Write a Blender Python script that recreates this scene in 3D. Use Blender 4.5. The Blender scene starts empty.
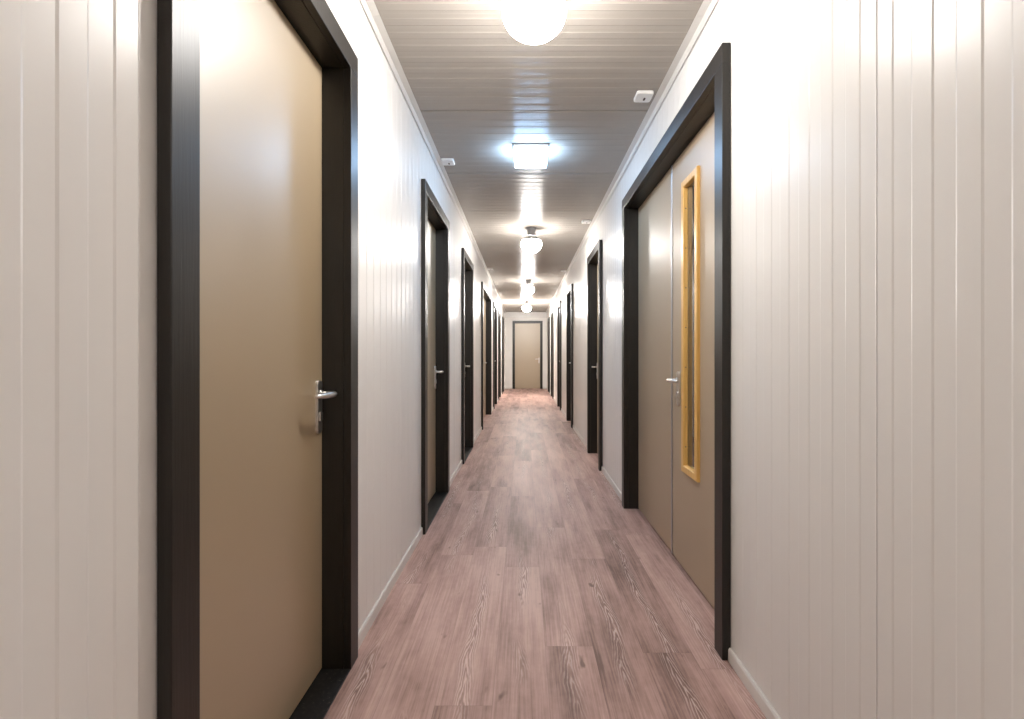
import bpy, bmesh, math, random
from mathutils import Vector, Matrix

scene = bpy.context.scene
COL = scene.collection
PI = math.pi
random.seed(4)

# ------------------------------------------------------------------ measures (metres)
EYE = 1.10                      # height of the camera
WL, WR = -0.630, 0.745          # wall faces
CL, CR = -0.605, 0.716          # casing faces
CEIL = 2.500
YB, YE = -4.2, 16.3             # ends of the corridor
CW = 0.076                      # casing width

# ------------------------------------------------------------------ node helpers
class NT:
    def __init__(self, name):
        self.m = bpy.data.materials.new(name)
        self.m.use_nodes = True
        self.t = self.m.node_tree
        self.t.nodes.clear()
        self.out = self.t.nodes.new('ShaderNodeOutputMaterial')
    def n(self, kind, **kw):
        nd = self.t.nodes.new(kind)
        for k, v in kw.items():
            setattr(nd, k, v)
        return nd
    def put(self, sock, v):
        if isinstance(v, bpy.types.NodeSocket):
            self.t.links.new(v, sock)
        elif v is not None:
            sock.default_value = v
    def math(self, op, a, b=None, c=None, clamp=False):
        nd = self.n('ShaderNodeMath', operation=op, use_clamp=clamp)
        for i, v in enumerate((a, b, c)):
            if v is not None:
                self.put(nd.inputs[i], v)
        return nd.outputs[0]
    def xyz(self, x, y, z):
        nd = self.n('ShaderNodeCombineXYZ')
        for i, v in enumerate((x, y, z)):
            self.put(nd.inputs[i], v)
        return nd.outputs[0]
    def sep(self, v):
        nd = self.n('ShaderNodeSeparateXYZ')
        self.put(nd.inputs[0], v)
        return nd.outputs
    def noise(self, vec, scale=1, detail=2, rough=0.5, dist=0.0):
        nd = self.n('ShaderNodeTexNoise')
        self.put(nd.inputs['Vector'], vec)
        nd.inputs['Scale'].default_value = scale
        nd.inputs['Detail'].default_value = detail
        nd.inputs['Roughness'].default_value = rough
        nd.inputs['Distortion'].default_value = dist
        return nd.outputs['Fac']
    def ramp(self, fac, stops):
        nd = self.n('ShaderNodeValToRGB')
        self.put(nd.inputs[0], fac)
        e = nd.color_ramp.elements
        while len(e) > 1:
            e.remove(e[-1])
        for i, (p, c) in enumerate(stops):
            el = e[0] if i == 0 else e.new(p)
            el.position = p
            el.color = (c[0], c[1], c[2], 1) if isinstance(c, (tuple, list)) else (c, c, c, 1)
        return nd.outputs[0]
    def mix(self, fac, a, b, mode='MIX'):
        nd = self.n('ShaderNodeMix', data_type='RGBA', blend_type=mode)
        self.put(nd.inputs[0], fac)
        for i, v in ((6, a), (7, b)):
            if isinstance(v, (tuple, list)):
                v = (v[0], v[1], v[2], 1)
            self.put(nd.inputs[i], v)
        return nd.outputs[2]
    def bump(self, h, strength=0.1, dist=0.001):
        nd = self.n('ShaderNodeBump')
        nd.inputs['Strength'].default_value = strength
        nd.inputs['Distance'].default_value = dist
        self.put(nd.inputs['Height'], h)
        return nd.outputs[0]
    def coord(self, kind='Object'):
        return self.n('ShaderNodeTexCoord').outputs[kind]
    def bsdf(self, color=(0.8, 0.8, 0.8), rough=0.5, metal=0.0, spec=0.5, normal=None, **kw):
        b = self.n('ShaderNodeBsdfPrincipled')
        if isinstance(color, (tuple, list)):
            color = (color[0], color[1], color[2], 1)
        self.put(b.inputs['Base Color'], color)
        self.put(b.inputs['Roughness'], rough)
        self.put(b.inputs['Metallic'], metal)
        self.put(b.inputs['Specular IOR Level'], spec)
        if normal is not None:
            self.put(b.inputs['Normal'], normal)
        for k, v in kw.items():
            self.put(b.inputs[k.replace('_', ' ')], v)
        self.t.links.new(b.outputs[0], self.out.inputs[0])
        return b


def mat_paint(name, col, rough, spec=0.5, mottling=0.03, orange=0.03, scale=180, **kw):
    """painted sheet steel / laminate: a faint mottling and a fine orange-peel bump"""
    k = NT(name)
    co = k.coord()
    a = k.noise(co, 3.0, 3)
    c = k.mix(k.math('MULTIPLY', k.math('SUBTRACT', a, 0.5), 1.0), col, col)
    lo = tuple(x * (1 - mottling) for x in col)
    hi = tuple(min(1, x * (1 + mottling)) for x in col)
    c = k.mix(a, lo, hi)
    nb = k.bump(k.noise(co, scale, 2), orange, 0.001)
    k.bsdf(c, rough, spec=spec, normal=nb, **kw)
    return k.m


def mat_dark_wood(name):
    k = NT(name)
    co = k.coord()
    s = k.sep(co)
    grain = k.noise(k.xyz(k.math('MULTIPLY', s[0], 170), k.math('MULTIPLY', s[1], 170), k.math('MULTIPLY', s[2], 7)), 1, 3, 0.6)
    broad = k.noise(k.xyz(k.math('MULTIPLY', s[0], 25), k.math('MULTIPLY', s[1], 25), k.math('MULTIPLY', s[2], 2)), 1, 2)
    c = k.ramp(k.math('ADD', k.math('MULTIPLY', grain, 0.6), k.math('MULTIPLY', broad, 0.4)),
               [(0.3, (0.009, 0.0070, 0.0048)), (0.7, (0.017, 0.0135, 0.0095))])
    k.bsdf(c, 0.40, spec=0.48, normal=k.bump(grain, 0.45, 0.0010))
    return k.m


def mat_floor():
    k = NT('oak_vinyl_planks')
    s = k.sep(k.coord())
    X, Y = s[0], s[1]
    PW, PL = 0.18, 1.30
    v = k.math('DIVIDE', k.math('SUBTRACT', X, 0.08 - 5 * PW), PW)
    row = k.math('FLOOR', v)
    fv = k.math('SUBTRACT', v, row)
    wn = k.n('ShaderNodeTexWhiteNoise', noise_dimensions='1D')
    k.put(wn.inputs['W'], row)
    u = k.math('ADD', k.math('DIVIDE', Y, PL), wn.outputs['Value'])
    colm = k.math('FLOOR', u)
    fu = k.math('SUBTRACT', u, colm)
    wn2 = k.n('ShaderNodeTexWhiteNoise', noise_dimensions='2D')
    k.put(wn2.inputs['Vector'], k.xyz(row, colm, 0))
    r = wn2.outputs['Value']
    rz = k.math('MULTIPLY', r, 37.0)
    # cathedral grain: narrow stacks of chevrons down the middle of a plank
    wob = k.noise(k.xyz(k.math('MULTIPLY', X, 2.0), k.math('MULTIPLY', Y, 1.6), rz), 1, 2)
    xl = k.math('ADD', k.math('MULTIPLY', k.math('SUBTRACT', fv, 0.5), PW), k.math('MULTIPLY', k.math('SUBTRACT', wob, 0.5), 0.13))
    jit = k.noise(k.xyz(k.math('MULTIPLY', X, 45), k.math('MULTIPLY', Y, 7.0), rz), 1, 3, 0.6)
    ax = k.math('SQRT', k.math('ADD', k.math('MULTIPLY', xl, xl), 0.000012))
    f = k.math('ADD', k.math('ADD', k.math('MULTIPLY', Y, 8.0), k.math('MULTIPLY', ax, 120.0)), k.math('MULTIPLY', jit, 2.6))
    ring2 = k.math('ADD', k.math('MULTIPLY', k.math('SINE', k.math('MULTIPLY', f, 6.2832)), 0.5), 0.5)
    light_line = k.ramp(ring2, [(0.62, 0.0), (0.95, 1.0)])
    dark_line = k.ramp(ring2, [(0.05, 1.0), (0.40, 0.0)])
    band = k.ramp(ax, [(0.008, 1.0), (0.034, 0.0)])
    mk = k.ramp(k.noise(k.xyz(k.math('MULTIPLY', row, 3.3), k.math('MULTIPLY', Y, 1.1), k.math('ADD', rz, 9.0)), 1, 2), [(0.44, 0.0), (0.60, 1.0)])
    where = k.math('MULTIPLY', band, mk)
    fine = k.noise(k.xyz(k.math('MULTIPLY', X, 150), k.math('MULTIPLY', Y, 3.2), rz), 1, 4, 0.65)
    broad = k.noise(k.xyz(k.math('MULTIPLY', X, 9), k.math('MULTIPLY', Y, 1.5), k.math('ADD', rz, 4.0)), 1, 4, 0.6)
    cross = k.noise(k.xyz(k.math('MULTIPLY', X, 30), k.math('MULTIPLY', Y, 26), rz), 1, 3, 0.6)
    tone = k.math('ADD', k.math('ADD', k.math('MULTIPLY', fine, 0.36), k.math('MULTIPLY', broad, 0.56)), k.math('ADD', k.math('MULTIPLY', cross, 0.10), k.math('MULTIPLY', k.math('SUBTRACT', r, 0.5), 0.14)))
    c = k.ramp(tone, [(0.36, (0.195, 0.120, 0.100)), (0.51, (0.420, 0.270, 0.233)), (0.66, (0.585, 0.400, 0.352))])
    c = k.mix(k.math('MULTIPLY', k.math('MULTIPLY', light_line, where), 0.65), c, (0.72, 0.58, 0.53))
    c = k.mix(k.math('MULTIPLY', k.math('MULTIPLY', dark_line, where), 0.50), c, (0.165, 0.100, 0.085))
    # knots
    kn = k.noise(k.xyz(k.math('MULTIPLY', X, 17), k.math('MULTIPLY', Y, 7.5), k.math('ADD', rz, 2.0)), 1, 2, 0.5)
    c = k.mix(k.ramp(kn, [(0.690, 0.0), (0.76, 0.75)]), c, (0.13, 0.075, 0.062))
    # joints between the planks
    ev = k.math('MULTIPLY', k.math('MINIMUM', fv, k.math('SUBTRACT', 1.0, fv)), PW)
    eu = k.math('MULTIPLY', k.math('MINIMUM', fu, k.math('SUBTRACT', 1.0, fu)), PL)
    e = k.math('MINIMUM', ev, eu)
    joint = k.ramp(k.math('MULTIPLY', e, 100.0), [(0.0, 1.0), (0.16, 0.0)])
    c = k.mix(k.math('MULTIPLY', joint, 0.35), c, (0.10, 0.06, 0.05))
    h = k.math('SUBTRACT', k.math('MULTIPLY', fine, 0.35), joint)
    k.bsdf(c, k.math('ADD', 0.42, k.math('MULTIPLY', fine, 0.16)), spec=0.22, normal=k.bump(h, 0.22, 0.0006))
    return k.m


def mat_pine(name):
    k = NT(name)
    s = k.sep(k.coord())
    g = k.noise(k.xyz(k.math('MULTIPLY', s[0], 120), k.math('MULTIPLY', s[1], 120), k.math('MULTIPLY', s[2], 4)), 1, 3, 0.6)
    c = k.ramp(g, [(0.3, (0.62, 0.355, 0.095)), (0.7, (0.82, 0.51, 0.165))])
    k.bsdf(c, 0.33, normal=k.bump(g, 0.08, 0.0005))
    return k.m


def mat_metal(name, col, rough):
    k = NT(name)
    s = k.sep(k.coord())
    g = k.noise(k.xyz(k.math('MULTIPLY', s[0], 60), k.math('MULTIPLY', s[1], 60), k.math('MULTIPLY', s[2], 600)), 1, 2)
    k.bsdf(col, k.math('ADD', rough - 0.04, k.math('MULTIPLY', g, 0.08)), metal=1.0)
    return k.m


def mat_emit(name, col, strength):
    k = NT(name)
    e = k.n('ShaderNodeEmission')
    e.inputs[0].default_value = (*col, 1)
    e.inputs[1].default_value = strength
    k.t.links.new(e.outputs[0], k.out.inputs[0])
    return k.m


def mat_glass(name):
    k = NT(name)
    k.bsdf((0.96, 0.985, 0.975), 0.01, spec=0.5, Transmission_Weight=1.0, IOR=1.5)
    return k.m


def mat_stone(name):
    k = NT(name)
    co = k.coord()
    a = k.noise(co, 90, 4, 0.65)
    c = k.ramp(a, [(0.42, (0.006, 0.0055, 0.005)), (0.60, (0.013, 0.011, 0.010)), (0.72, (0.075, 0.060, 0.050))])
    k.bsdf(c, 0.5, spec=0.3, normal=k.bump(a, 0.1, 0.001))
    return k.m


WALL_COL = (0.775, 0.757, 0.730)
def mat_ceiling():
    """glossy coated sheet rolled with fine lines running across the corridor"""
    k = NT('cream_coated_steel_ceiling')
    s = k.sep(k.coord())
    lines = k.noise(k.xyz(k.math('MULTIPLY', s[0], 0.6), k.math('MULTIPLY', s[1], 260), 0.0), 1, 2, 0.6)
    a = k.noise(k.coord(), 2.0, 2)
    c = k.mix(a, (0.370, 0.338, 0.302), (0.395, 0.363, 0.327))
    k.bsdf(c, 0.26, spec=0.03, normal=k.bump(lines, 1.0, 0.0012))
    return k.m


M = {
    'wall':   mat_paint('cream_coated_steel', WALL_COL, 0.31, spec=0.20, mottling=0.015, orange=0.015),
    'ceil':   mat_ceiling(),
    'trim':   mat_paint('white_grey_folded_trim', (0.66, 0.64, 0.61), 0.30, mottling=0.02),
    'base':   mat_paint('white_plastic_skirting', (0.70, 0.67, 0.63), 0.35, mottling=0.02),
    'leaf':   mat_paint('beige_laminate', (0.370, 0.278, 0.165), 0.42, spec=1.0, mottling=0.03, orange=0.03, scale=260, Coat_Weight=0.8, Coat_Roughness=0.50, Coat_IOR=1.75),
    'leafg':  mat_paint('grey_beige_laminate', (0.415, 0.322, 0.222), 0.42, mottling=0.03, orange=0.03, scale=260),
    'dark':   mat_dark_wood('dark_brown_stained_wood'),
    'floor':  mat_floor(),
    'pine':   mat_pine('varnished_pine'),
    'steel':  mat_metal('satin_stainless_steel', (0.72, 0.70, 0.67), 0.34),
    'alu':    mat_metal('brushed_aluminium', (0.50, 0.50, 0.51), 0.42),
    'key':    mat_paint('black_keyway', (0.012, 0.011, 0.010), 0.5),
    'gasket': mat_paint('black_rubber_gasket', (0.015, 0.014, 0.013), 0.5),
    'stone':  mat_stone('black_speckled_sill'),
    'glass':  mat_glass('clear_glazing'),
    'lampb':  mat_paint('grey_lamp_base', (0.34, 0.34, 0.34), 0.4),
    'white':  mat_paint('white_plastic', (0.80, 0.79, 0.77), 0.35),
    'clip':   mat_paint('dark_grey_clip', (0.10, 0.10, 0.11), 0.4),
    'hole':   mat_paint('brown_hole', (0.06, 0.04, 0.03), 0.6),
    'warm':   mat_emit('opal_globe_warm_light', (1.0, 0.965, 0.925), 25.0),
    'strong': mat_emit('opal_globe_brighter_light', (1.0, 0.965, 0.925), 112.0),
    'cool':   mat_emit('opal_diffuser_cool_light', (0.42, 0.67, 1.0), 13.0),
}

# ------------------------------------------------------------------ mesh helpers
def box(bm, x0, x1, y0, y1, z0, z1, bev=0.0, seg=2):
    vs = [bm.verts.new((x, y, z)) for z in (z0, z1) for (x, y) in ((x0, y0), (x1, y0), (x1, y1), (x0, y1))]
    F = [(3, 2, 1, 0), (4, 5, 6, 7), (0, 1, 5, 4), (1, 2, 6, 5), (2, 3, 7, 6), (3, 0, 4, 7)]
    fs = [bm.faces.new([vs[i] for i in f]) for f in F]
    if bev > 0:
        es = list({e for f in fs for e in f.edges})
        bmesh.ops.bevel(bm, geom=es, offset=bev, segments=seg, profile=0.5, affect='EDGES')


def prism(bm, pts, axis, a, b):
    """extrude a closed 2-D outline along an axis; pts are the two remaining coordinates in x<y<z order"""
    def P(p, t):
        return {'x': (t, p[0], p[1]), 'y': (p[0], t, p[1]), 'z': (p[0], p[1], t)}[axis]
    A = [bm.verts.new(P(p, a)) for p in pts]
    B = [bm.verts.new(P(p, b)) for p in pts]
    n = len(pts)
    for i in range(n):
        j = (i + 1) % n
        bm.faces.new((A[i], A[j], B[j], B[i]))
    bm.faces.new(list(reversed(A)))
    bm.faces.new(B)


def rounded(cx, cz, w, h, r, n=6):
    pts = []
    for (sx, sz, a0) in ((1, 1, 0), (-1, 1, 90), (-1, -1, 180), (1, -1, 270)):
        for i in range(n + 1):
            a = math.radians(a0 + 90 * i / n)
            pts.append((cx + sx * (w / 2 - r) + r * math.cos(a), cz + sz * (h / 2 - r) + r * math.sin(a)))
    return pts


def tube(bm, path, radii, flat=1.0, seg=12):
    """round bar along a path; flat squashes the section vertically"""
    path = [Vector(p) for p in path]
    rings = []
    up = Vector((0, 0, 1))
    for i, p in enumerate(path):
        d = (path[min(i + 1, len(path) - 1)] - path[max(i - 1, 0)]).normalized()
        s = d.cross(up)
        s = s.normalized() if s.length > 1e-4 else Vector((1, 0, 0))
        w = s.cross(d).normalized()
        r = radii[i]
        rings.append([bm.verts.new(p + s * r * math.cos(2 * PI * k / seg) + w * r * flat * math.sin(2 * PI * k / seg)) for k in range(seg)])
    for a, b in zip(rings, rings[1:]):
        for k in range(seg):
            f = bm.faces.new((a[k], a[(k + 1) % seg], b[(k + 1) % seg], b[k]))
            f.smooth = True
    bm.faces.new(list(reversed(rings[0])))
    bm.faces.new(rings[-1])


def lathe(bm, prof, seg=32, smooth=True):
    """revolve (radius, z) profile round the z axis"""
    rings = []
    for r, z in prof:
        if r < 1e-6:
            rings.append([bm.verts.new((0, 0, z))])
        else:
            rings.append([bm.verts.new((r * math.cos(2 * PI * k / seg), r * math.sin(2 * PI * k / seg), z)) for k in range(seg)])
    for a, b in zip(rings, rings[1:]):
        for k in range(seg):
            k2 = (k + 1) % seg
            q = ([a[0]] if len(a) == 1 else [a[k], a[k2]]) + ([b[0]] if len(b) == 1 else [b[k2], b[k]])
            f = bm.faces.new(q)
            f.smooth = smooth


PART_LABELS = {'door_leaf': 'plain beige door leaf', 'lever_handle': 'satin steel lever handle', 'handle_plate': 'long satin steel handle plate',
               'sill': 'black speckled sill', 'glass_globe': 'glowing white globe', 'lamp_base': 'grey round lamp base', 'diffuser': 'glowing bluish white diffuser',
               'keyhole_slot': 'small dark slot', 'glass_pane': 'tall narrow clear glass pane', 'casing_upright': 'dark brown upright casing board', 'casing_head': 'dark brown casing board over the door'}


def obj(name, bm, mat, parent=None):
    bmesh.ops.recalc_face_normals(bm, faces=bm.faces[:])
    me = bpy.data.meshes.new(name)
    bm.to_mesh(me)
    bm.free()
    me.materials.append(M[mat])
    o = bpy.data.objects.new(name, me)
    COL.objects.link(o)
    if parent is not None:
        o.parent = parent
        if name in PART_LABELS:
            o['label'] = PART_LABELS[name]
    return o


def tag(o, label, cat, group=None, kind=None):
    o['label'] = label
    o['category'] = cat
    if group:
        o['group'] = group
    if kind:
        o['kind'] = kind
    return o


def empty(name, loc, rz=0.0):
    o = bpy.data.objects.new(name, None)
    o.empty_display_size = 0.1
    o.location = loc
    o.rotation_euler = (0, 0, rz)
    COL.objects.link(o)
    return o


def B():
    return bmesh.new()

# ------------------------------------------------------------------ doors (name, near, far, top, kind, sill)
# near / far = outer edges of the casing along the corridor
LEFT = [
    (0.857, 1.822, 2.180, 'single', True),
    (3.060, 4.060, 2.180, 'single', True),
    (5.030, 6.000, 2.180, 'single', True),
    (7.360, 9.300, 2.180, 'double', False),
    (10.20, 11.25, 2.190, 'single', False),
    (12.15, 13.05, 2.190, 'single', False),
    (14.10, 15.12, 2.190, 'single', False),
]
RIGHT = [
    (1.800, 3.653, 2.226, 'vision', False),
    (4.740, 5.670, 2.195, 'single', False),
    (7.560, 8.430, 2.180, 'single', False),
    (9.930, 10.75, 2.180, 'single', False),
    (12.53, 13.36, 2.180, 'single', False),
    (14.30, 15.05, 2.180, 'single', False),
]
JT = 0.028      # thickness of the jamb lining

# ------------------------------------------------------------------ ribbed walls and ceiling
def rib_profile(a, b, first, step, depth, ramp, seams=(), seam_w=0.004, seam_d=0.006):
    """offset from the face along the run [a, b]: flat bands alternately proud and set back, plus open seams"""
    pts = []
    k = math.floor((a - first) / step) - 1
    def level(i):
        return 0.0 if i % 2 == 0 else -depth
    ev = []
    while first + k * step < b + step:
        ev.append((first + k * step, k))
        k += 1
    def h(y):
        lv = 0.0
        for (p, i) in ev:
            if y >= p + ramp / 2:
                lv = level(i)
            elif y > p - ramp / 2:
                t = (y - (p - ramp / 2)) / ramp
                lv = level(i - 1) * (1 - t) + level(i) * t
                break
            else:
                break
        return lv
    ys = {a, b}
    for (p, i) in ev:
        for q in (p - ramp / 2, p + ramp / 2):
            if a < q < b:
                ys.add(q)
    out = [(y, h(y)) for y in sorted(ys)]
    for s in seams:
        if a + 0.02 < s < b - 0.02:
            l0, l1 = s - seam_w / 2, s + seam_w / 2
            out = [p for p in out if not (l0 - 1e-6 <= p[0] <= l1 + 1e-6)]
            out += [(l0, h(l0)), (l0 + 0.0006, h(s) - seam_d), (l1 - 0.0006, h(s) - seam_d), (l1, h(l1))]
            out.sort()
    return out


def ribbed_wall(name, side, doors, first, step, seams):
    face = WL if side < 0 else WR
    thick = 0.16
    bm = B()
    def run(y0, y1, z0, z1):
        pr = rib_profile(y0, y1, first, step, 0.0015, 0.0045, seams)
        pts = [(face + side * (-h), y) for (y, h) in pr]
        pts += [(face + side * thick, y1), (face + side * thick, y0)]
        prism(bm, pts, 'z', z0, z1)
    y = YB
    for (n, f, top, kind, sill) in doors:
        o0, o1, ot = n + CW - JT, f - CW + JT, top - CW + JT
        run(y, o0, 0, CEIL)
        run(o0, o1, ot, CEIL)
        y = o1
    run(y, YE, 0, CEIL)
    return obj(name, bm, 'wall')


wl = ribbed_wall('wall_left', -1, LEFT, 0.6755, 0.0475, [-1.93, -0.93, 2.57, 4.55, 6.6])
tag(wl, 'cream ribbed steel panel wall along the left side of the corridor', 'wall', kind='structure')
wr = ribbed_wall('wall_right', 1, RIGHT, 0.8131, 0.0495, [-1.93, -0.93, 0.06, 1.0555, 4.1, 6.6])
tag(wr, 'cream ribbed steel panel wall along the right side of the corridor', 'wall', kind='structure')

bm = B()
box(bm, WL - 0.16, WR + 0.16, YB - 0.12, YB, 0, CEIL)
tag(obj('wall_back', bm, 'wall'), 'plain cream wall closing the corridor behind the viewer', 'wall', kind='structure')

# ceiling: ribs and panel joints run across the corridor
bm = B()
pr = rib_profile(YB, YE, 2.87 + 0.02, 0.045, 0.0014, 0.0050, [2.87 + 0.983 * k for k in range(-7, 14)], 0.011, 0.005)
pts = [(y, CEIL - h) for (y, h) in pr] + [(YE, CEIL + 0.08), (YB, CEIL + 0.08)]
prism(bm, pts, 'x', WL - 0.16, WR + 0.16)
tag(obj('ceiling', bm, 'ceil'), 'glossy cream ribbed metal panel ceiling over the corridor', 'ceiling', kind='structure')

# floor
bm = B()
box(bm, WL - 0.16, WR + 0.16, YB, YE + 0.16, -0.05, 0.0)
tag(obj('floor', bm, 'floor'), 'pinkish brown wood plank floor running down the corridor', 'floor', kind='structure')

# folded corner trims where wall meets ceiling
def corner_trim(name, side, label):
    face = WL if side < 0 else WR
    i = -side
    t = 0.0022
    prof = [(face + i * 0.0003, CEIL - 0.0003), (face + i * 0.0003, CEIL - 0.012), (face + i * 0.0034, CEIL - 0.014), (face + i * 0.0034, CEIL - 0.048), (face + i * (t + .0034), CEIL - 0.048),
            (face + i * (t + .0034), CEIL - t - .002), (face + i * 0.036, CEIL - t), (face + i * 0.036, CEIL - 0.0003)]
    bm = B()
    cuts = [YB, 0.35, 2.06, 5.1, 8.2, 11.2, YE - 0.03]
    for a, b in zip(cuts, cuts[1:]):
        prism(bm, prof, 'y', a + 0.001, b - 0.001)
    tag(obj(name, bm, 'trim'), label, 'trim', kind='structure')


corner_trim('trim_1', -1, 'folded white corner trim between left wall and ceiling')
corner_trim('trim_2', 1, 'folded white corner trim between right wall and ceiling')

# skirting
def skirting(name, side, doors, label):
    face = WL if side < 0 else WR
    i = -side
    bm = B()
    prof = [(face + i * 0.0002, 0.0), (face + i * 0.011, 0.0), (face + i * 0.010, 0.040), (face + i * 0.006, 0.047), (face + i * 0.0002, 0.047)]
    y = YB
    for (n, f, top, kind, sill) in doors:
        prism(bm, prof, 'y', y + 0.001, n - 0.001)
        y = f
    prism(bm, prof, 'y', y + 0.001, YE - 0.001)
    tag(obj(name, bm, 'base'), label, 'baseboard', kind='structure')


skirting('baseboard_left', -1, LEFT, 'low white plastic baseboard along the foot of the left wall')
skirting('baseboard_right', 1, RIGHT, 'low white plastic baseboard along the foot of the right wall')

# end wall
EX0, EX1, ETOP = -0.375, 0.606, 2.212
bm = B()
ox0, ox1, ot = EX0 + CW - JT, EX1 - CW + JT, ETOP - CW + JT
for (a, b, c, d) in ((WL - 0.16, ox0, 0, CEIL), (ox1, WR + 0.16, 0, CEIL), (ox0, ox1, ot, CEIL)):
    box(bm, a, b, YE, YE + 0.16, c, d)
tag(obj('wall_end', bm, 'wall'), 'plain cream wall around the single door closing the far end', 'wall', kind='structure')
bm = B()
box(bm, WL + 0.001, WR - 0.001, YE - 0.022, YE - 0.0005, 2.310, CEIL - 0.003, 0.003)
tag(obj('trim_3', bm, 'trim'), 'pale cover strip across the end wall above the far door', 'trim', kind='structure')
bm = B()
box(bm, WL + 0.012, EX0 - 0.001, YE - 0.011, YE - 0.0005, 0, 0.047, 0.002)
box(bm, EX1 + 0.001, WR - 0.012, YE - 0.011, YE - 0.0005, 0, 0.047, 0.002)
tag(obj('baseboard_end', bm, 'base'), 'short white baseboard pieces on either side of the far end door', 'baseboard', kind='structure')

# ------------------------------------------------------------------ door building
# local frame of a door: x along the wall, y into the wall (0 = casing face), z up
CT_L, CT_R = 0.026, 0.031      # casing stands this far off the wall

def lever_set(leaf, ax, ly, hinge):
    """plate, lever and lock on a leaf whose face is at y = ly; lever points towards `hinge` (+1/-1 in x)"""
    zc = 0.968
    bm = B()
    prism(bm, rounded(ax, zc - 0.045, 0.038, 0.182, 0.0165), 'y', ly - 0.0085, ly)
    bmesh.ops.recalc_face_normals(bm, faces=bm.faces[:])
    es = [e for e in bm.edges if all(abs(v.co.y - (ly - 0.0085)) < 1e-6 for v in e.verts)]
    bmesh.ops.bevel(bm, geom=es, offset=0.0028, segments=2, profile=0.6, affect='EDGES')
    plate = obj('handle_plate', bm, 'steel', leaf)
    bm = B()
    s = hinge
    path, rad = [], []
    for (dx, dy, r) in ((0, 0.006, 0.0085), (0, 0.030, 0.0085), (0.001, 0.044, 0.0090), (0.005, 0.053, 0.0096), (0.013, 0.059, 0.0102), (0.028, 0.061, 0.0106),
                        (0.060, 0.0605, 0.0106), (0.090, 0.058, 0.0098), (0.112, 0.053, 0.0086), (0.124, 0.047, 0.0068), (0.128, 0.044, 0.003)):
        path.append((ax + s * dx, ly - dy, zc))
        rad.append(r * 1.15)
    tube(bm, path, rad, 0.85, 14)
    tube(bm, [(ax, ly - 0.0105, zc), (ax, ly - 0.0165, zc)], [0.0135, 0.012], 1.0, 18)
    obj('lever_handle', bm, 'steel', leaf)
    bm = B()
    lz = zc - 0.072
    prism(bm, rounded(ax, lz - 0.006, 0.017, 0.033, 0.0080), 'y', ly - 0.0135, ly - 0.008)
    obj('lock_cylinder', bm, 'steel', leaf)
    bm = B()
    box(bm, ax - 0.0011, ax + 0.0011, ly - 0.0139, ly - 0.0132, lz - 0.003, lz + 0.006)
    obj('keyway', bm, 'key', leaf)


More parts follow.
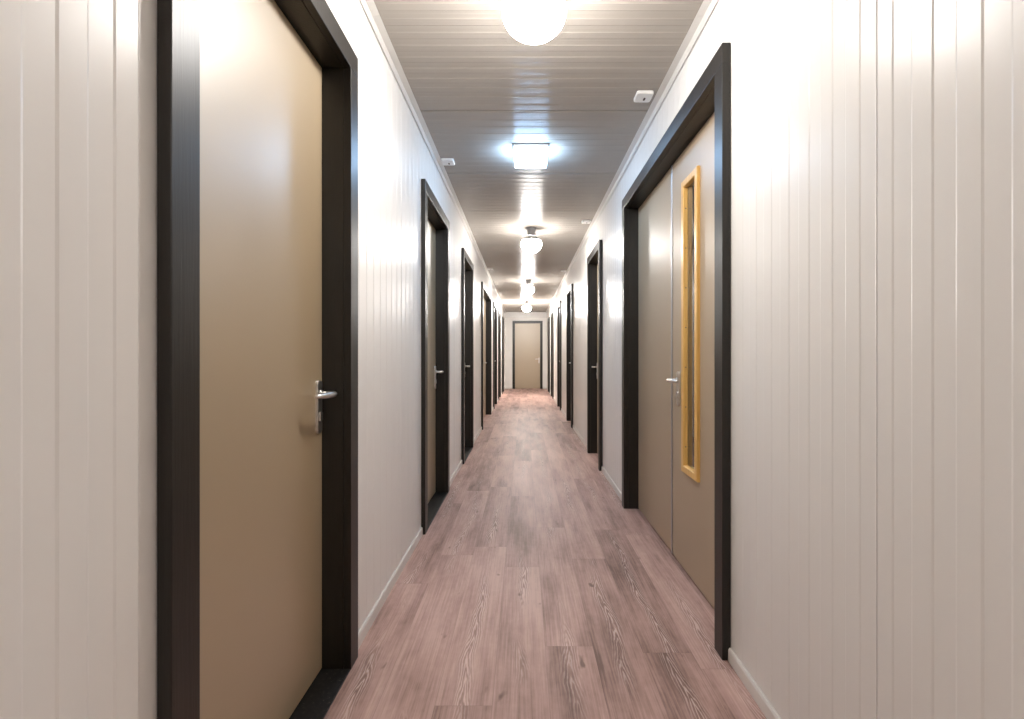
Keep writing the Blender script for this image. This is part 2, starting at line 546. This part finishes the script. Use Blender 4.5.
def door(name, centre, rz, width, top, kind, sill, handle, label, group, recess=0.098, CT=0.026):
    root = empty(name, centre, rz)
    tag(root, label, 'door', group, 'structure')
    h = width / 2
    # casing: two uprights and a head resting on them
    for s in (-1, 1):
        bm = B()
        x0, x1 = sorted((s * h, s * (h - CW)))
        box(bm, x0, x1, 0, CT - 0.0003, 0.0, top - CW, 0.0018)
        obj('casing_upright', bm, 'dark', root)
    bm = B()
    box(bm, -h, h, 0, CT - 0.0003, top - CW + 0.0006, top, 0.0018)
    obj('casing_head', bm, 'dark', root)
    # jamb lining with stop
    iw = h - CW
    it = top - CW
    depth = CT + 0.155
    ly = recess
    lt = 0.040
    bm = B()
    for s in (-1, 1):
        x0, x1 = sorted((s * (iw - 0.0004), s * (iw + JT - 0.001)))
        box(bm, x0, x1, CT, depth, 0, it + JT - 0.001)
        x0, x1 = sorted((s * (iw - 0.016), s * (iw - 0.0004)))
        box(bm, x0, x1, ly + lt + 0.001, depth, 0, it)
    box(bm, -iw + 0.001, iw - 0.001, CT, depth, it - 0.0004, it + JT - 0.001)
    box(bm, -iw + 0.016, iw - 0.016, ly + lt + 0.001, depth, it - 0.016, it - 0.0004)
    obj('jamb', bm, 'dark', root)
    bot = 0.007
    if sill:
        bm = B()
        box(bm, -iw + 0.001, iw - 0.001, 0.001, ly + lt + 0.03, 0.0, 0.006, 0.0015)
        obj('sill', bm, 'stone', root)
        bot = 0.010
    g = 0.003
    z1 = it - 0.004
    if kind == 'single':
        bm = B()
        box(bm, -iw + g, iw - g, ly, ly + lt, bot, z1, 0.0015)
        leaf = obj('door_leaf', bm, 'leaf', root)
        lever_set(leaf, handle * (iw - g - 0.036), ly, -handle)
        return root
    # double doors: the leaf on the `handle` side is the opening one
    s = handle
    x0, x1 = sorted((-s * (iw - g), -s * 0.0335))
    bm = B()
    box(bm, x0, x1, ly, ly + lt, bot, z1, 0.0015)
    still = obj('door_leaf', bm, 'leafg', root)
    # opening leaf, built round a hole when it has a vision panel
    x0, x1 = sorted((-s * 0.0305, s * (iw - g)))
    bm = B()
    if kind == 'vision':
        fx0, fx1, fz0, fz1 = sorted((s * 0.172, s * 0.404))[0], sorted((s * 0.172, s * 0.404))[1], 0.508, 1.980
        fw = 0.040
        hx0, hx1, hz0, hz1 = fx0 + fw - 0.012, fx1 - fw + 0.012, fz0 + fw - 0.012, fz1 - fw + 0.012
        box(bm, x0, hx0, ly, ly + lt, bot, z1)
        box(bm, hx1, x1, ly, ly + lt, bot, z1)
        box(bm, hx0, hx1, ly, ly + lt, bot, hz0)
        box(bm, hx0, hx1, ly, ly + lt, hz1, z1)
    else:
        box(bm, x0, x1, ly, ly + lt, bot, z1, 0.0015)
    leaf = obj('door_leaf', bm, 'leafg', root)
    lever_set(leaf, s * 0.088, ly, s)
    # aluminium edge strip over the meeting stiles
    bm = B()
    x0, x1 = sorted((-s * 0.046, -s * 0.022))
    box(bm, x0, x1, ly - 0.004, ly - 0.0002, bot, z1, 0.0012)
    strip = obj('meeting_strip', bm, 'alu', still)
    strip['label'] = 'aluminium meeting strip'
    if kind == 'vision':
        bm = B()
        prow = 0.016
        o0, o1 = ly - prow, ly - 0.0003
        # front moulding: four mitred lengths with a sloped inner edge
        def ring(zx, y):
            return [bm.verts.new((zx[0], y, zx[2])), bm.verts.new((zx[1], y, zx[2])), bm.verts.new((zx[1], y, zx[3])), bm.verts.new((zx[0], y, zx[3]))]
        def inset(d):
            return (fx0 + d, fx1 - d, fz0 + d, fz1 - d)
        rings = [ring(inset(0), o1), ring(inset(0), o0 + 0.003), ring(inset(0.003), o0), ring(inset(fw - 0.008), o0), ring(inset(fw - 0.004), o0 + 0.004),
                 ring(inset(fw - 0.002), ly + 0.006), ring(inset(fw - 0.0125), ly + 0.006), ring(inset(fw - 0.0125), o1)]
        n = len(rings)
        for a in range(n):
            ra, rb = rings[a], rings[(a + 1) % n]
            for q in range(4):
                bm.faces.new((ra[q], ra[(q + 1) % 4], rb[(q + 1) % 4], rb[q]))
        fr = obj('vision_frame', bm, 'pine', leaf)
        fr['label'] = 'varnished pine glazing frame'
        bm = B()
        box(bm, fx0 + fw - 0.0055, fx1 - fw + 0.0055, ly + 0.0065, ly + 0.0125, fz0 + fw - 0.0055, fz1 - fw + 0.0055)
        obj('glass_pane', bm, 'glass', leaf)
        bm = B()
        cx = fx0 if s < 0 else fx1
        for zz in [fz0 + 0.13 + 0.2 * q for q in range(7)]:       # screw heads on the inner face of the far stile
            yy = ly - 0.004
            xs = fx0 + fw - 0.002 if s > 0 else fx1 - fw + 0.002
            d = 0.0008 if s > 0 else -0.0008
            pts = [(yy + 0.003 * math.cos(2 * PI * q / 10), zz + 0.003 * math.sin(2 * PI * q / 10)) for q in range(10)]
            prism(bm, pts, 'x', xs, xs + d)
        sc = obj('frame_screws', bm, 'clip', leaf)
    return root


ORD = ['first', 'second', 'third', 'fourth', 'fifth', 'sixth', 'seventh']
L_LABELS = [
    'large beige door nearest the viewer in the left wall, dark frame and black speckled sill',
    'second dark framed door from the viewer in the left wall, beige leaf behind black sill',
    'third dark framed door in the left wall, single leaf with steel lever, before the double door',
    'wide dark framed double door in the left wall, fourth from the viewer, floor running into its recess',
    'fifth dark framed door in the left wall, next beyond the wide double door',
    'sixth dark framed door in the left wall, last but one before the end wall',
    'seventh and last dark framed door in the left wall beside the end wall',
]
R_LABELS = [
    'beige double door with narrow pine framed window in the right wall nearest the viewer',
    'second dark framed door in the right wall, next beyond the double door with window',
    'third dark framed door from the viewer in the right wall, two beyond the double door',
    'fourth dark framed door from the viewer in the right wall',
    'fifth dark framed door in the right wall, last but one before the end wall',
    'sixth and last dark framed door in the right wall beside the end wall',
]
n = 1
for (a, b, top, kind, sill), lab in zip(LEFT, L_LABELS):
    door('door_%d' % n, (WL + CT_L, (a + b) / 2, 0), PI / 2, b - a, top, kind, sill, 1, lab, 'dark framed doors along the left wall', recess=0.100, CT=CT_L)
    n += 1
for (a, b, top, kind, sill), lab in zip(RIGHT, R_LABELS):
    door('door_%d' % n, (WR - CT_R, (a + b) / 2, 0), -PI / 2, b - a, top, kind, sill, 1 if kind == 'vision' else -1, lab, 'dark framed doors along the right wall', recess=0.104, CT=CT_R)
    n += 1
door('door_%d' % n, ((EX0 + EX1) / 2, YE - CT_L, 0), 0, EX1 - EX0, ETOP, 'single', False, 1,
     'beige single door with dark frame facing down the corridor in the end wall', None, recess=0.060)

# ------------------------------------------------------------------ lamps
def globe_lamp(loc, bulb):
    root = empty('globe_ceiling_lamp', loc)
    bm = B()
    lathe(bm, [(0, 0), (0.058, 0), (0.058, -0.010), (0.050, -0.016), (0.046, -0.070), (0.049, -0.078), (0.049, -0.086), (0, -0.086)], 32)
    bb = obj('lamp_base', bm, 'lampb', root)
    bm = B()
    R, H, zc = 0.114, 0.094, -0.178
    ac = math.radians(66)           # the opaque gallery covers the top of the globe down to here
    cp = B()
    ring = [math.asin(0.048 / R) + (ac - math.asin(0.048 / R)) * i / 8 for i in range(9)]
    prof = [((R + 0.0035) * math.sin(a), zc + (H + 0.0035) * math.cos(a)) for a in ring]
    prof += [((R + 0.0005) * math.sin(a), zc + (H + 0.0005) * math.cos(a)) for a in reversed(ring)]
    lathe(cp, prof + [prof[0]], 36)
    bmesh.ops.remove_doubles(cp, verts=cp.verts[:], dist=1e-6)
    obj('globe_holder', cp, 'lampb', root)
    prof = [(0.0, zc + H * math.cos(0.30))]
    for i in range(0, 21):
        a = 0.30 + (PI - 0.30) * i / 20
        prof.append((R * math.sin(a) if i < 20 else 0.0, zc + H * math.cos(a)))
    lathe(bm, prof, 36)
    gl = obj('glass_globe', bm, bulb, root)
    return root


GLAB = [
    'lit white globe lamp on the ceiling nearest the viewer, between the first doors',
    'lit white globe lamp on the ceiling just beyond the square cool white light',
    'lit white globe lamp on the ceiling, third of the globes from the viewer',
    'lit white globe lamp on the ceiling farthest away, in front of the end wall',
    'white globe lamp on the ceiling behind the viewer',
]
for (y, x), lab in zip(((1.78, 0.036), (5.53, 0.081), (9.35, 0.080), (13.05, 0.070), (-1.95, 0.05)), GLAB):
    tag(globe_lamp((x, y, CEIL), 'strong' if y > 12 else 'warm'), lab, 'ceiling lamp', 'round globe lamps down the middle of the ceiling')

root = empty('square_ceiling_light', (0.046, 3.42, CEIL))
tag(root, 'square box ceiling light glowing cool bluish white between two globe lamps', 'ceiling light')
bm = B()
box(bm, -0.116, 0.116, -0.116, 0.116, -0.020, 0.0, 0.003)
obj('housing', bm, 'white', root)
bm = B()
box(bm, -0.111, 0.111, -0.111, 0.111, -0.082, -0.0203, 0.008, 3)
obj('diffuser', bm, 'cool', root)
for s in (-1, 1):
    bm = B()
    box(bm, s * 0.119 - 0.004, s * 0.119 + 0.004, -0.119, -0.095, -0.036, 0.0, 0.001)
    obj('side_clip', bm, 'clip', root)
bm = B()
box(bm, -0.114, 0.114, -0.1185, -0.1163, -0.006, -0.0005)
obj('edge_strip', bm, 'clip', root)

# ------------------------------------------------------------------ small white caps on the ceiling near the walls
def cap(loc, label):
    root = empty('ceiling_cap', loc)
    tag(root, label, 'ceiling cap', 'small white square caps along the ceiling edges')
    bm = B()
    prism(bm, rounded(0, 0, 0.090, 0.098, 0.014, 5), 'z', -0.017, -0.0003)
    bmesh.ops.recalc_face_normals(bm, faces=bm.faces[:])
    es = [e for e in bm.edges if all(abs(v.co.z + 0.017) < 1e-6 for v in e.verts)]
    bmesh.ops.bevel(bm, geom=es, offset=0.005, segments=3, profile=0.5, affect='EDGES')
    obj('cap_body', bm, 'white', root)
    bm = B()
    prism(bm, rounded(0.006, 0.010, 0.011, 0.030, 0.005, 4), 'z', -0.0178, -0.0165)
    o = obj('keyhole_slot', bm, 'hole', root)


for x, y, lab in (
    (0.643, 2.69, 'small white square cap with dark slot on ceiling above the double door with window'),
    (-0.547, 3.60, 'small white square cap on ceiling above the second left door'),
    (0.650, 5.22, 'small white square cap on ceiling above the second right door'),
    (-0.543, 8.06, 'small white square cap on ceiling above the left double door'),
    (0.655, 8.27, 'small white square cap on ceiling above the third right door'),
):
    cap((x, y, CEIL - 0.0016), lab)

# ------------------------------------------------------------------ world, camera, colour management
w = bpy.data.worlds.new('World')
scene.world = w
w.use_nodes = True
w.node_tree.nodes['Background'].inputs[0].default_value = (0.0, 0.0, 0.0, 1)
w.node_tree.nodes['Background'].inputs[1].default_value = 0.0

cam = bpy.data.cameras.new('camera')
cam.sensor_fit = 'HORIZONTAL'
cam.sensor_width = 36.0
cam.lens = 500.0 / 1024.0 * 36.0
cam.shift_x = -12.0 / 1024.0
cam.shift_y = -4.5 / 1024.0
cam.clip_start = 0.02
co = bpy.data.objects.new('camera', cam)
COL.objects.link(co)
co.location = (0, 0, EYE)
co.rotation_euler = (PI / 2, 0, 0)
scene.camera = co

scene.cycles.max_bounces = 14
scene.cycles.diffuse_bounces = 8
scene.cycles.glossy_bounces = 8
scene.view_settings.view_transform = 'Standard'
scene.view_settings.look = 'None'
scene.view_settings.gamma = 1.0
scene.view_settings.use_curve_mapping = False
scene.view_settings.exposure = 2.15
